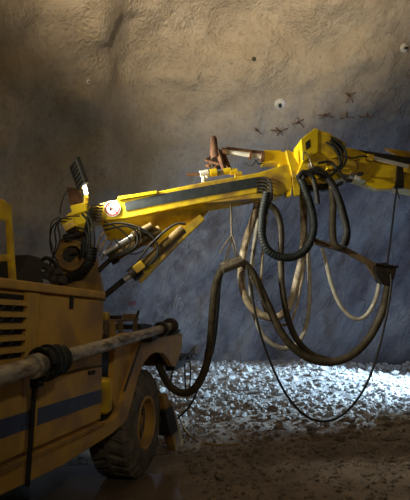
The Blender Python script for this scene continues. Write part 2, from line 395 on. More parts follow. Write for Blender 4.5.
add('top_shelf', join(side([(104, 320.5), (139, 318), (139, 320.5), (104, 323)], .1, .35), side([(121, 320), (123.5, 320), (123.5, 333), (121, 333)], .1, .04), side([(136, 319), (138, 319), (138, 333), (136, 333)], .1, .04), side([(107, 322), (109, 322), (109, 333), (107, 333)], .1, .04)), WOOD, rig, bevel=.004)
for (a, b, c, d) in ((106, 316, 4, 7), (117, 317.5, 5, 4), (132, 316.5, 5, 5), (113, 327, 5, 6), (128, 327, 6, 5), (141, 327, 6, 6), (147, 327, 5, 5)):
    add('valve_block', side([(a, b-d/2), (a+c, b-d/2-.3), (a+c, b+d/2), (a, b+d/2)], .16, .12), random.choice([DARK, OCHD, DARK]), rig, bevel=.006)
add('lever', cyl(V(136.5, 318, .15), V(138.6, 311, .15), .016, 8), DARK, rig)
add('shelf_bracket', side([(104.5, 313), (107.5, 312.5), (108, 320), (104.5, 320)], .1, .04), YEL, rig, bevel=.004)
# --- wheel
wu, wz, wr = 5.50, .545, .555
wheel = empty('wheel', U(wu, .25, 0), parent=rig)
tw = .46
prof = [(-.0, .24), (.0, .285), (-.012, .37), (-.004, .47), (.03, .525), (.06, wr-.012), (tw/2, wr), (tw-.06, wr-.012), (tw-.03, .525), (tw, .45), (tw, .24)]
tyre = add('tyre', lathe(U(wu, -.0, wz), NI, prof, 64), TYRE, wheel, smooth=True)
lg = []
for i in range(26):
    for s in (0, 1):
        a = 2*math.pi*(i+.5*s)/26; e = 2*math.pi*.30/26
        def pt(v, r, aa): return U(wu+math.sin(aa)*r, v, wz+math.cos(aa)*r)
        v0, v1, vm = (-.004, .25, .05) if s == 0 else (tw+.004, .21, tw-.05)
        sh = .10
        bot = [pt(v0, .485, a-e), pt(v1, wr-.02, a-e+sh), pt(v1, wr-.02, a+e+sh), pt(v0, .485, a+e)]
        top = [pt(v0, .50, a-e*.8), pt(vm, wr+.018, a-e*.8), pt(v1, wr+.022, a-e*.8+sh), pt(v1, wr+.022, a+e*.8+sh), pt(vm, wr+.018, a+e*.8), pt(v0, .50, a+e*.8)]
        vv = bot+top; lg.append((vv, [(4, 5, 6, 7, 8, 9), (0, 4, 9, 3), (0, 1, 6, 5, 4), (1, 2, 7, 6), (2, 3, 9, 8, 7)]))
add('tread_lugs', join(*lg), TYRE, wheel)
add('rim', lathe(U(wu, 0, wz), NI, [(.03, .285), (-.010, .285), (-.012, .262), (.0, .25), (.09, .24), (.10, .23)], 48), OCH, wheel, smooth=True)
add('wheel_disc', lathe(U(wu, 0, wz), NI, [(.095, .245), (.10, .22), (.12, .16), (.10, .11), (.10, .005)], 48), TYRE, wheel, smooth=True)  # dark tyre colour put in for the shade inside the rim
add('hub', lathe(U(wu, 0, wz), NI, [(.12, .10), (.08, .09), (.065, .07), (.065, .005)], 24), OCHD, wheel, smooth=True)
for i in range(8):
    a = i*math.pi/4+.2; p = U(wu+math.sin(a)*.14, .115, wz+math.cos(a)*.14); add('wheel_nut', cyl(p, p+OUT*.04, .016, 6), STEEL, wheel)
wc = []
for o in [wheel]:
    w2 = bpy.data.objects.new('wheel', None); col.objects.link(w2); place(w2, U(wu, 1.95, 0), rig)
    for chd in list(o.children):
        c = chd.copy(); col.objects.link(c); c.parent = w2
add('axle', cyl(U(wu, .3, wz), U(wu, 1.9, wz), .11), DARK, rig, smooth=True)
# --- stabiliser leg
jack = add('stabiliser_leg', join(prism([V(165, 404, -.06), V(172, 401, -.06), V(186, 451, -.06), V(177, 455.5, -.06)], NI*.12), prism([V(162, 395, -.04), V(167, 393, -.04), V(173, 410, -.04), V(168, 413, -.04)], NI*.09)), OCHD, rig, bevel=.01)
add('jack_sleeve', prism([V(165, 411, -.075), V(172.5, 406, -.075), V(178.5, 431, -.075), V(170.5, 436, -.075)], NI*.15), BLACK, jack, bevel=.008)
add('jack_foot', prism([V(176, 455.5, -.09), V(187.5, 451, -.09), V(188, 453.5, -.09), V(176.5, 458, -.09)], NI*.18), DARK, jack, bevel=.008)
# --- long delivery pipe along the side
PV = -.19
pa, pb = V(-40, 388, PV), V(170, 326.5, PV)
pd = (pb-pa).normalized()
pipe = add('delivery_pipe', rings([pa, pa.lerp(pb, .5), pb], [.058, .052, .047], 20), PIPE, rig, smooth=True)
def along(px):
    # point of the pipe axis seen at pixel column px
    best = None
    for i in range(2001):
        p = pa.lerp(pb, i/2000); d = p-CAM; x = 205+F*d.dot(RT)/d.dot(FW)
        if best is None or abs(x-px) < best[0]: best = (abs(x-px), p)
    return best[1]
def collar(px, w_, r, m, name='pipe_collar'):
    c = along(px); add(name, lathe(c-pd*w_/2, pd, [(0, .05), (0, r*.93), (w_*.15, r), (w_*.85, r), (w_, r*.93), (w_, .05)], 24), m, pipe, smooth=True)
collar(33, .03, .075, PIPE); collar(37, .05, .078, STEEL)
collar(161, .08, .085, DARK); collar(170, .08, .10, DARK)
add('pipe_mouth', lathe(along(170)+pd*.02, pd, [(0, .05), (.10, .058), (.10, .04), (.0, .04)], 20), PIPE, pipe, smooth=True)
# hose wound round the pipe
cwrap = []
for i in range(150):
    t = i/149; c = along(43).lerp(along(59), t); s_, t_, d_ = frame_of(pd); a = t*2*math.pi*5.2; r = .078+.008*math.sin(9*t)
    cwrap.append(c+(s_*math.cos(a)+t_*math.sin(a))*r)
add('rubber_wrap', rings(cwrap, .021, 8), BLACK, pipe, smooth=True)
c2 = []
for i in range(90):
    t = i/89; c = along(40).lerp(along(58), t); a = 1+t*2*math.pi*2.7
    c2.append(c+(s_*math.cos(a)+t_*math.sin(a))*(.096+.01*math.sin(5*t)))
add('rubber_wrap', rings(c2, .014, 8), HOSEB, pipe, smooth=True)
for x0, y0, x1, y1 in ((48, 372, 46, 381), (53, 371, 52.5, 376), (61, 352, 62, 374)):
    add('wrap_tail', tube([V(x0, y0, PV-.10), V((x0+x1)/2-.4, (y0+y1)/2, PV-.10), V(x1, y1, PV-.09)], .012, 6), BLACK, pipe, smooth=True)
add('pipe_prop', join(cyl(V(34.5, 385, -.08), V(27.5, 486, -.08), .017, 8), cyl(V(34.5, 380, -.1), V(34.5, 386, -.08), .03, 8)), BLACK, rig, smooth=True)
add('pipe_clamp', side([(152, 335), (157, 333.5), (157, 340), (152, 342)], -.12, .12), DARK, rig, bevel=.006)
add('pipe_clamp', side([(164, 332), (167, 331), (167, 336), (164, 337)], -.1, .12), DARK, rig, bevel=.006)
# --- black box and the guard frame on the engine cover
bx = add('battery_box', loft([U(3.70, .55, 1.925), U(4.2, .55, 1.925), U(4.2, 1.0, 1.925), U(3.70, 1.0, 1.925)], [U(3.98, .6, 2.25), U(4.16, .6, 2.25), U(4.16, .95, 2.25), U(3.98, .95, 2.25)]), BLACK, rig, bevel=.01)
add('box_plate', loft([U(3.85, .535, 1.935), U(4.15, .535, 1.935), U(4.15, .535, 1.965), U(3.85, .535, 1.965)], [U(3.85, .56, 1.935), U(4.15, .56, 1.935), U(4.15, .56, 1.965), U(3.85, .56, 1.965)]), WOOD, bx)
GV = .45
guard = add('guard_frame', join(side([(8.2, 212), (12.2, 214), (17, 281), (12, 281)], GV, .035), side([(-20, 254), (12, 254.5), (14, 261), (-20, 262)], GV, .035)), YEL, rig, bevel=.008)
add('guard_head', join(side([(-25, 196), (4, 199), (14, 206.5), (12.5, 214), (9, 221), (-25, 216)], GV-.03, .07)), YEL, guard, bevel=.015)
for a, b in ((40, 287), (47, 288.5)):
    pass
# --- turret carrying the boom
TP = U(5.74, 1.1, 0)
TC = B(72, 256)
turret = add('turret', join(lathe((TC.x+.03, TC.y+.12, 1.40), ZZ, [(0, .42), (.12, .42), (.12, .33), (.62, .30), (.72, .30)], 32),
    prism([B(84, 300, -.05), B(62, 280, -.05), B(57, 262, -.05), B(60, 240, -.05), B(72, 228, -.05), B(86, 232, -.05), B(95, 255, -.05), B(104, 300, -.05)], BN*.4)), OCHD, rig, bevel=.012)
add('pivot_ring', lathe(B(72, 255, -.14), BN, [(.1, .185), (0, .185), (0, .11), (.16, .11)], 32), OCHD, turret, smooth=True)
add('pivot_pin', join(cyl(B(72, 255, -.06), B(72, 255, .1), .10), obox(B(74.5, 253.5, -.1), Vector((.95, 0, .25)), BN, ZZ, .09, .03, .03)), DARK, turret)
add('boom_knuckle', prism([B(59, 222, -.1), B(70, 212, -.1), B(88, 208, -.1), B(90, 222, -.1), B(82, 232, -.1), B(70, 228, -.1)], BN*.42), YELB, rig, bevel=.015)
add('knuckle_cap', prism([B(70, 205.5, -.12), B(86, 202, -.12), B(87, 211, -.12), B(73, 215, -.12)], BN*.3), YELB, rig, bevel=.01)
add('valve_block', obox(B(70, 226, -.2), Vector((1, 0, .6)), BN, Vector((-.6, 0, 1)), .14, .12, .09), YEL, rig, bevel=.008)
add('swivel_joint', cyl(B(64, 239, -.12), B(80, 233, -.12), .05), DARK, rig, smooth=True)
# --- main boom
def bp(pts, off, th): return prism([B(x, y, off) for x, y in pts], BN*th)
boom = empty('boom', B(180, 212), parent=rig)
add('boom_tube', bp([(88, 206), (118, 199.5), (204, 182), (259, 172.5), (286, 164), (292, 166), (291, 190), (279, 196), (262, 192), (200, 203.5), (127, 218.5), (100, 221), (90, 221)], 0, .34), YEL, boom, bevel=.012)
add('boom_underside', loft([B(127, 218.5, .005), B(200, 203.5, .005), B(262, 192, .005), B(279, 196, .005), B(276, 201, .14), B(262, 201.5, .16), B(200, 213, .16), B(127, 226, .16)],
    [p+BN*.06 for p in (B(127, 218.5, .2), B(200, 203.5, .2), B(262, 192, .2), B(279, 196, .2), B(276, 200, .2), B(262, 200.5, .2), B(200, 212, .2), B(127, 225, .2))]), YEL, boom)
add('side_plate', join(bp([(118, 196.5), (157, 190.5), (157, 193.5), (118, 200)], -.02, .36)), YELB, boom, bevel=.005)
add('stripe', bp([(124.5, 202.6), (160, 194), (259, 176.6), (262.5, 186.4), (160, 204.3), (126, 211)], -.006, .006), SLATE, boom)
add('lower_web', loft([B(100, 222, .02), B(127, 219.5, .02), B(209, 205.5, .02), B(208, 212, .12), B(197, 226, .26), B(180, 240, .34), B(166, 251, .36), B(150, 246, .34), B(128, 238, .28), B(108, 240, .26)],
    [p+BN*.1 for p in (B(100, 222, .24), B(127, 219.5, .24), B(209, 205.5, .24), B(208, 212, .24), B(197, 226, .28), B(180, 240, .36), B(166, 251, .38), B(150, 246, .36), B(128, 238, .3), B(108, 240, .28))]), YEL, boom, bevel=.006)
add('cylinder_shroud', bp([(200, 214), (205, 219), (178, 245), (141, 283), (136, 277), (170, 240)], .12, .16), YEL, boom, bevel=.008)
# warning sticker
so = B(112.3, 208.6, -.012); s0, t0 = Vector((1, BK, 0)).normalized(), ZZ
def disc(c, r, off, n=28): return prism([c+s0*(math.cos(2*math.pi*i/n)*r)+t0*(math.sin(2*math.pi*i/n)*r)-BN*off for i in range(n)], BN*.003)
stick = add('warning_sticker', disc(so, .10, 0), WHITE, boom)
def annulus(c, r0, r1, off, n=32):
    v = []
    for i in range(n):
        a = 2*math.pi*i/n
        for r in (r0, r1): v.append(c+(s0*math.cos(a)+t0*math.sin(a))*r-BN*off)
    return v, [(2*i, 2*i+1, 2*((i+1) % n)+1, 2*((i+1) % n)) for i in range(n)]
add('sticker_ring', join(annulus(so, .073, .088, .002), obox(so-BN*.002, s0*.75-t0*.66, BN, s0*.66+t0*.75, .15, .001, .014)), RED, stick)
def figure():
    g = [prism([so+s0*(-.022+math.cos(i*math.pi/5)*.016)+t0*(-.008+math.sin(i*math.pi/5)*.02)-BN*.0025 for i in range(10)], BN*.001)]
    g.append(prism([so+s0*a+t0*b-BN*.0025 for a, b in ((.002, .04), (.014, .036), (.004, .022), (-.006, .026))], BN*.001)); return join(*g)
add('sticker_figure', figure(), INK, stick)
# hose tails in a row at the root of the boom
for i in range(6):
    y = 205.5+i*3.0; x = 102-.6*i
    pts = [B(x, y, -.03), B(x-6, y-.6, -.06), B(x-12+.7*i, y+3, -.09), B(86+i*.5, 224+i*2.5, -.12), B(83+i*1.2, 240+i*1.5, -.14), B(80+i*1.5, 256+i, -.14)]
    add('hydraulic_hose', tube(pts, .0115, 8), BLACK, boom, smooth=True)
    add('hose_fitting', cyl(B(x+1.5, y-.3, -.03), B(x-3, y-.2, -.05), .014, 8), STEEL, boom, smooth=True)
for i in range(5):
    y = 178+i*3.4; add('hydraulic_hose', tube([B(258, y, -.02), B(264, y-.5, -.05), B(270, y+3+i*.3, -.07), B(272-i*1.0, 196+i*1.3, -.08), B(268-i*.6, 207+i, -.06)], .014, 8), BLACK, boom, smooth=True)
    add('hose_fitting', cyl(B(256.5, y+.2, -.02), B(261, y-.2, -.03), .018, 8), DARK, boom, smooth=True)
# lift cylinders
c1 = add('lift_cylinder', cyl(B(112, 258, .0), B(160, 230, .02), .066, 20), CYL, rig, smooth=True)
add('piston_rod', cyl(B(90, 279, .0), B(112, 258, 0), .03, 12), DARK, c1, smooth=True)
add('cylinder_head', cyl(B(109.5, 259.5, 0), B(116.5, 255.5, 0), .085, 20), DARK, c1, smooth=True)
c1b = add('lift_cylinder', cyl(B(104, 254, -.05), B(134, 235.5, -.05), .03, 14), CHROME, rig, smooth=True)
add('cylinder_head', cyl(B(133, 236, -.05), B(152, 226, -.05), .05, 16), CYL, c1b, smooth=True)
c2_ = add('lift_cylinder', cyl(B(134, 273.5, -.02), B(183, 229, .0), .062, 20), CYL, rig, smooth=True)
add('piston_rod', cyl(B(124, 280, -.02), B(134, 273.5, -.02), .034, 12), CHROME, c2_, smooth=True)
add('piston_rod', cyl(B(103, 297, -.02), B(124, 280, -.02), .036, 12), DARK, c2_, smooth=True)
add('cylinder_head', cyl(B(131, 276, -.02), B(140, 268.5, -.02), .085, 20), DARK, c2_, smooth=True)
add('valve_block', obox(B(139, 267, -.12), Vector((1, 0, .8)), BN, Vector((-.8, 0, 1)), .13, .08, .1), YEL, c2_, bevel=.01)
for pts, r in (([(103, 226), (120, 223), (140, 228), (152, 236), (158, 250), (150, 264), (141, 268)], .017), ([(105, 230), (125, 226), (136, 232), (136, 246), (120, 256)], .017),
               ([(128, 226), (148, 234), (158, 246), (156, 260), (146, 266)], .015), ([(137, 262), (150, 245), (164, 232), (176, 224), (186, 224)], .02), ([(115, 240), (124, 250), (135, 254), (150, 246), (160, 236)], .013),
               ([(104, 222), (118, 228), (130, 240), (126, 250), (116, 254)], .012), ([(140, 226), (140, 240), (128, 250), (116, 256)], .011)):
    add('hydraulic_hose', tube([B(x, y, -.1) for x, y in pts], r*.75, 8), BLACK, rig, smooth=True)
for pts, r in (([(104, 232), (99, 240), (97, 252)], .012), ([(110, 234), (103, 244), (99, 256)], .012), ([(116, 236), (108, 248), (101, 260)], .012)):
    add('hydraulic_hose', tube([B(x, y, -.06) for x, y in pts], r*.75, 8), OCHD, rig, smooth=True)
# loops about the turret
loops = [([(70, 222), (58, 222), (52, 228), (50, 240), (52, 252), (58, 262)], .012), ([(72, 219), (60, 219), (55, 230), (56, 244), (52, 258), (48, 268)], .011), ([(80, 216), (66, 217), (58, 224), (60, 240), (54, 256), (50, 266)], .011),
         ([(60, 217), (52, 222), (50, 236), (53, 250)], .009), ([(82, 214), (88, 222), (90, 240), (88, 256), (78, 270), (62, 276)], .02), ([(86, 212), (92, 222), (94, 244), (90, 262), (78, 274), (60, 280)], .02), ([(66, 232), (80, 228), (88, 236), (86, 252)], .016), ([(66, 240), (78, 240), (84, 246), (82, 258)], .014)]
for pts, r in loops: add('hydraulic_hose', tube([B(x, y, -.22) for x, y in pts], r*.75, 8), BLACK, rig, smooth=True)
add('conduit', tube([B(92, 248, -.26), B(91, 260, -.26), B(84, 270, -.26), B(70, 277, -.26), B(58, 281, -.26)], .056, 12, rib=.09, pitch=.035), BLACK, rig, smooth=True)
for x, y in ((44, 266), (50, 270), (57, 272), (47, 276), (62, 280), (54, 279)):
    add('valve_block', obox(W(x, y, 4.9), Vector((1, .2, random.uniform(-.3, .3))), Vector((-.2, 1, 0)), ZZ, .09, .12, .07), DARK, rig, bevel=.01)
add('hydraulic_hose', tube([W(40, 262, 4.9), W(46, 258, 4.9), W(54, 262, 4.9), W(60, 272, 4.9), W(66, 282, 4.9)], .022, 8), BLACK, rig, smooth=True)
# work light on its bracket
WLc = B(80.5, 175, -.05)
lx = (B(76.0, 161, -.16)-B(85.5, 187, -.16)).normalized(); ln = (Vector((.86, .46, 0))-lx*Vector((.86, .46, 0)).dot(lx)).normalized()
ly = lx.cross(ln)
wl = add('work_light', obox(B(80.5, 174, -.16)-ln*.02, lx, ly, ln, .33, .30, .06), BLACK, rig, bevel=.012)
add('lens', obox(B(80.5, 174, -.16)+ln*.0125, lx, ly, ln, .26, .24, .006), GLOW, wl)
for i in range(6): add('cooling_fin', obox(B(80.5, 174, -.16)+lx*(-.12+.048*i)-ln*.055, lx, ly, ln, .008, .26, .016), BLACK, wl)
add('bracket_glare', obox(B(85.3, 189.5, -.20), Vector((.25, 0, -1)), BN, Vector((1, 0, .25)), .12, .03, .045), GLOW, wl, bevel=.006, label='white glow standing in for glare on the light bracket')  # overexposed glare on the bracket, put in as a small glowing block
wy = add('light_yoke', join(obox(B(86, 192, -.12), Vector((.25, 0, -1)), BN, Vector((1, 0, .25)), .17, .05, .03), obox(B(84, 187, -.14), Vector((1, 0, 0)), BN, ZZ, .06, .06, .05)), YELB, rig, bevel=.006)
add('light_bracket', join(bp([(67, 187), (80, 189), (83, 204), (70, 206)], .05, .05)), RUST, rig, bevel=.006)
add('bracket_post', join(obox(B(86, 201, -.05), (1, 0, 0), BN, ZZ, .05, .05, .14)), YELB, rig, bevel=.006)
add('lamp_cable', tube([B(68, 190, 0), B(64, 196, -.05), B(61, 206, -.1), B(60, 214, -.12)], .007, 6), BLACK, rig, smooth=True)
sl = bpy.data.lights.new('work_light_beam', 'SPOT'); so_ = bpy.data.objects.new('work_light_beam', sl); col.objects.link(so_)
sl.energy = 380; sl.color = (1, .96, .78); sl.spot_size = math.radians(150); sl.spot_blend = .6; sl.shadow_soft_size = .06
so_.location = B(80.5, 174, -.16)+ln*.05; so_.rotation_euler = (ln*1.0+Vector((.25, .0, -.12))).to_track_quat('-Z', 'Y').to_euler()

# --- boom head and telescopic arm running off to the right
head = empty('boom_head', B(312, 165), parent=rig)
add('head_block', loft([B(301, 139, -.12), B(315, 128, -.12), B(318.5, 129, -.12), B(318, 152, -.12), B(303, 162, -.12)], [p+Vector((.02, .0, 0))+BN*.42 for p in (B(301, 139, -.12), B(315, 128, -.12), B(318.5, 129, -.12), B(318, 152, -.12), B(303, 162, -.12))]), YELB, head, bevel=.008)
add('head_housing', bp([(316, 129), (330, 133), (346, 143), (343, 157), (333, 158), (318, 151)], -.10, .36), YEL, head, bevel=.01)
add('head_recess', bp([(331, 136), (342, 142), (344, 153), (338, 156), (332, 146)], -.112, .012), DARK, head)
add('head_lower', bp([(303, 160), (318, 150), (341, 157), (360, 162), (357, 172), (330, 182), (308, 184), (296, 176)], -.06, .3), YEL, head, bevel=.012)
add('head_window', bp([(305.5, 142.5), (310, 139), (310.5, 147), (306, 150)], -.126, .008), DARK, head)
add('swivel_drum', cyl(B(300, 186, .1), B(326, 184, .1), .10, 20), DARK, head, smooth=True)
add('head_flange', bp([(286, 150), (290, 150), (300, 166), (300, 195), (294, 196), (292, 175)], -.02, .06), YEL, head, bevel=.005)
arm = add('telescopic_arm', join(bp([(340, 146), (356, 149), (375, 152), (560, 182), (560, 216), (398, 187), (376, 183), (352, 176), (336, 168)], .0, .28)), YEL, head, bevel=.01)
add('arm_rail', bp([(357, 149.5), (560, 180), (560, 187), (404, 163), (371, 155)], -.012, .012), DARK, arm)
add('piston_rod', cyl(B(371, 157.5, -.06), B(408, 166.5, -.06), .027, 12), CHROME, arm, smooth=True)
add('rod_end', cyl(B(367, 156.5, -.06), B(373, 158, -.06), .04, 12), YEL, arm, smooth=True)
add('rod_seat', bp([(404, 164), (540, 186), (540, 200), (404, 172)], -.05, .05), YEL, arm, bevel=.005)
add('arm_bracket', bp([(398, 164), (404, 164), (404, 188), (396, 188)], -.04, .05), DARK, arm)
add('guide_shoe', bp([(364, 184), (372, 178), (382, 179), (396, 184), (392, 189), (378, 189)], -.08, .14), YELB, arm, bevel=.01)
add('upper_rail', bp([(385, 148), (540, 170), (540, 176), (400, 157)], .2, .05), YEL, arm)
for pts, r, m_ in (([(330, 140), (340, 150), (342, 162), (334, 172)], .016, BLACK), ([(334, 138), (344, 148), (346, 160), (339, 171)], .016, HOSEB), ([(326, 142), (336, 150), (340, 166), (330, 176)], .014, BLACK),
                   ([(341, 155), (352, 158), (362, 156), (368, 157)], .011, BLACK), ([(318, 163), (330, 162), (338, 170), (346, 181)], .018, BLACK), ([(303, 160), (304, 152), (309, 157), (312, 167)], .009, STEEL)):
    add('hydraulic_hose', tube([B(x, y, -.16) for x, y in pts], r, 8), m_, head, smooth=True)
for x, y, m_ in ((345, 176, STEEL), (352, 175, STEEL), (357, 178, HOSEG), (349, 181, DARK), (340, 184, DARK), (333, 186, OCHD), (360, 174, DARK), (316, 175, YELB), (329, 168, YELB), (311, 166, STEEL)):
    add('valve_block', obox(B(x, y, -.12), Vector((1, .1, random.uniform(-.5, .5))), BN, ZZ, .075, .06, .045), m_, head, bevel=.006)
# --- spray nozzle assembly reaching back to the left
noz = empty('spray_nozzle', B(240, 156, .3), parent=rig)
def np_(x, y, o=.28): return B(x, y, o)
add('nozzle_mount', join(prism([np_(264, 150), np_(281, 150), np_(281, 151.5), np_(302, 151.5), np_(302, 168), np_(288, 168), np_(287, 171), np_(280, 171), np_(279, 163), np_(264, 163)], BN*.2)), YELB, noz, bevel=.008)
add('mount_mark', prism([np_(297, 155, .276), np_(299.5, 162, .276), np_(294.5, 162, .276)], BN*.004), INK, noz)
add('mount_foot', prism([np_(281, 168, .2), np_(287, 168, .2), np_(292, 182, .0), np_(291, 196, -.03), np_(287, 197, -.03), np_(285, 180, .1)], BN*.1), YELB, noz, bevel=.005)
add('nozzle_tube', cyl(np_(222, 151.5), np_(264, 156.5), .036, 18), WHITE, noz, smooth=True)
for x, w_, r in ((224, 5, .06), (250, 2, .07), (262, 3, .075)):
    a_, b_ = np_(x-w_/2, 151.5+(x-222)*.12), np_(x+w_/2, 151.5+(x+w_-222)*.12)
    add('tube_collar', cyl(a_, b_, r, 18), RUST, noz, smooth=True)
add('tube_shroud', cyl(np_(226, 150.3, .3), np_(262, 154.6, .3), .05, 14), RUST, noz, smooth=True)
add('nozzle_stub', rings([np_(213.5, 136.5), np_(213.6, 139), np_(214, 147), np_(214.5, 152), np_(216, 158)], [.03, .047, .05, .065, .065], 16), RUST, noz, smooth=True)
g = []
for (a, b, c, d) in ((214, 150, 222, 164), (222, 150, 230, 170), (206, 160, 218, 152), (205, 160, 226, 166), (208, 166, 222, 156), (224, 154, 214, 170), (226, 164, 206, 166), (218, 150, 224, 170)):
    g.append(cyl(np_(a, b, random.uniform(.2, .4)), np_(c, d, random.uniform(.2, .4)), random.uniform(.018, .035), 8))
add('rotator_frame', join(*g), RUST, noz, smooth=True)
add('rotator_body', join(prism([np_(210, 157), np_(224, 156), np_(226, 166), np_(212, 168)], BN*.12)), DARK, noz, bevel=.015)
add('nozzle_pipe', cyl(np_(187, 174.5, .1), np_(203, 174, .1), .021, 12), RUST, noz, smooth=True)
add('white_fitting', join(cyl(np_(200, 174, .1), np_(208, 172.5, .1), .042, 12), cyl(np_(204, 174, .1), np_(203, 182, .1), .025, 10), cyl(np_(205, 173.5, .1), np_(207, 178, .1), .025, 10)), WHITE, noz, smooth=True)
for x, y, r, m_ in ((213, 172.5, .05, YELB), (227, 171, .042, YELB), (219, 173, .03, STEEL), (233.5, 171.5, .04, YELB), (238, 174, .035, YEL)):
    add('rotator_motor', cyl(np_(x-3.4, y+.6, .1), np_(x+3.4, y-.4, .1), r, 14), m_, noz, smooth=True)
add('control_cable', tube([np_(264, 163), np_(258, 164, .24), np_(256, 160, .22), np_(252, 166, .2), np_(245, 163, .24)], .008, 6), BLACK, noz, smooth=True)
# controls hanging at the front of the fender
cp_ = add('control_panel', join(prism([V(174, 358, .15), V(188, 353, .15), V(190, 358, .15), V(184, 366, .15), V(175, 371, .15)], NI*.15)), DARK, rig, bevel=.01)
add('gauge', cyl(V(187.5, 357.5, .14), V(187.5, 357.5, .12), .035, 16), STEEL, cp_, smooth=True)
add('panel_hoop', tube([V(174, 362, .1), V(174, 354, .1), V(177, 352, .1), V(180, 357, .1), V(182, 360, .1), V(190, 353, .1), V(192, 356, .1), V(189, 362, .1)], .014, 8), DARK, cp_, smooth=True)
for pts in ([(173, 368), (171, 380), (169, 392)], [(185, 364), (185, 378), (186, 392)], [(190, 360), (190.5, 376), (189, 390), (186, 396)]):
    add('control_lead', tube([V(x, y, .1) for x, y in pts], .012, 6), BLACK, cp_, smooth=True)

# ------------------------------------------------------------------ hoses and lines hanging from the boom (things of their own)
def hose(name, pts, r, m, label, off=0., rib=0., n=12, cat='hose', conv=B, offs=None, pitch=.04):
    P = [conv(x, y, (offs[i] if offs else off)) for i, (x, y) in enumerate(pts)]
    return add(name, tube(P, r, n, .03, rib, pitch), m, None, True, label=label, cat=cat)
hose('ribbed_hose', [(267, 193), (263, 212), (262, 235), (268, 250), (281, 257), (296, 256), (308, 246), (313.5, 228), (311, 208), (305, 190), (299, 174)], .052, HOSEB, 'blue-black ribbed hose looping below the end of the boom', -.05, .05, 14, pitch=.036)
hose('hydraulic_hose', [(310, 170), (322, 172), (334, 188), (342, 208), (347, 230), (345.5, 243), (339, 248), (334, 243), (332.5, 228), (333, 205), (332, 186)], .045, HOSEO, 'dark dusty hose in a narrow loop below the boom head', -.05)
hose('hydraulic_hose', [(302, 176), (314, 171), (328, 178), (337, 194), (343, 215), (347, 232), (343, 246)], .042, BLACK, 'black hose arching over and down beside the narrow hose loop', -.17)
hose('hydraulic_hose', [(298, 178), (303, 172), (312, 176), (316, 190), (318, 204)], .03, BLACK, 'short black hose bending under the boom head', -.27)
hose('beige_hose', [(258, 202), (253, 220), (245, 245), (241.5, 268), (243, 290), (252, 308), (267, 317), (281, 315.5), (291, 302), (297, 280), (302, 255), (304, 225), (303, 200), (302, 186)], .048, HOSEW, 'thick mud-spattered beige hose in a deep loop under the boom', .22)
hose('grey_hose', [(262, 203), (255, 240), (251, 280), (253, 308), (261, 332), (274, 345), (288, 348), (300, 340), (307, 322), (309.5, 295), (309, 265), (306, 240), (304, 215)], .030, HOSEG, 'pale grey hose hanging lowest of the pale loops', .37)
hose('thin_hose', [(268, 204), (263, 250), (261, 290), (267, 314), (279, 324), (289, 323), (296, 308), (301, 285), (305, 258), (307, 236)], .018, HOSEW, 'thin beige hose hanging between the two pale loops', .305)
hose('olive_hose', [(268, 204), (276, 211), (281, 228), (281, 255), (282, 285), (287, 315), (296, 338), (311, 354), (332, 361)], .041, HOSEO, 'olive brown hose dropping straight from the boom tip into the large loop', .10)
big = [(157, 360), (162, 372), (170, 386), (183, 393), (195, 388), (204, 372), (209.5, 350), (212, 320), (214.5, 292), (219, 275), (226, 266), (238, 262), (247, 266), (256, 279), (268, 305), (281, 332), (296, 350), (314, 360), (333, 362), (352, 355), (369, 338), (381, 315), (387, 292), (388, 276)]
bo = [.0 if i > 10 else .35-.02*i for i in range(len(big))]; bo = [.75, .6, .45, .35, .28, .24, .2, .15, .1, .05, .03]+[0]*(len(big)-11)
hose('concrete_hose', big, .049, HOSEO, 'thick brown concrete delivery hose slung through the sling sleeve and right bracket', offs=bo, n=14)
hose('return_hose', [(222, 270), (219, 284), (217, 310), (214.5, 335), (211, 355)], .03, HOSEB, 'dark hose beside the left drop of the thick brown hose', .32)
hose('white_hose', [(322, 248), (326, 262), (331, 283), (339, 303), (350, 316), (360, 319), (369, 312), (376, 298), (379.5, 282)], .026, HOSEG, 'white hose drooping below the suspended bar', .05)
hose('power_cable', [(247, 268), (251, 290), (256, 316), (264, 345), (276, 375), (288, 397), (303, 414), (319, 421), (335, 419), (352, 406), (367, 383), (378, 352), (386, 318), (391, 288), (391, 274)], .0145, BLACK, 'thin black cable in the widest loop almost touching the rubble', -.11, cat='cable')
hose('suspension_line', [(397, 188), (394.5, 205), (391, 235), (387, 266)], .012, BLACK, 'straight dark line from the arm down to the hose bracket', -.04, cat='line')
add('line_tail', tube([B(397, 190, -.06), B(398, 194, -.06), B(400, 199, -.06)], .008, 6), BLACK, None, True, label='short loose line end at the top of the straight dark line', cat='line')
# sling with sleeve
sg = empty('hose_sling', B(230, 262), 'short steel sleeve on a frayed rope holding up the brown hose', 'sling')
add('sleeve', rings([B(221.5, 268.5, -.01), B(242, 260.5, -.01)], .072, 18), STEEL, sg, smooth=True)
add('rope', tube([B(231, 205, .05), B(231.4, 222, .05), B(231.5, 240, .0)], .014, 6), ROPE, sg, smooth=True)
for a in ((231.5, 238, 226, 256, 223, 266), (231.5, 238, 234, 250, 238, 259), (231.5, 238, 229, 250, 228, 263), (232, 235, 236, 246, 237, 258), (231, 236, 224, 246, 220, 254)):
    add('rope_strand', tube([B(a[0], a[1], -.01), B(a[2], a[3], -.05), B(a[4], a[5], -.05)], .009, 6), ROPE, sg, smooth=True)
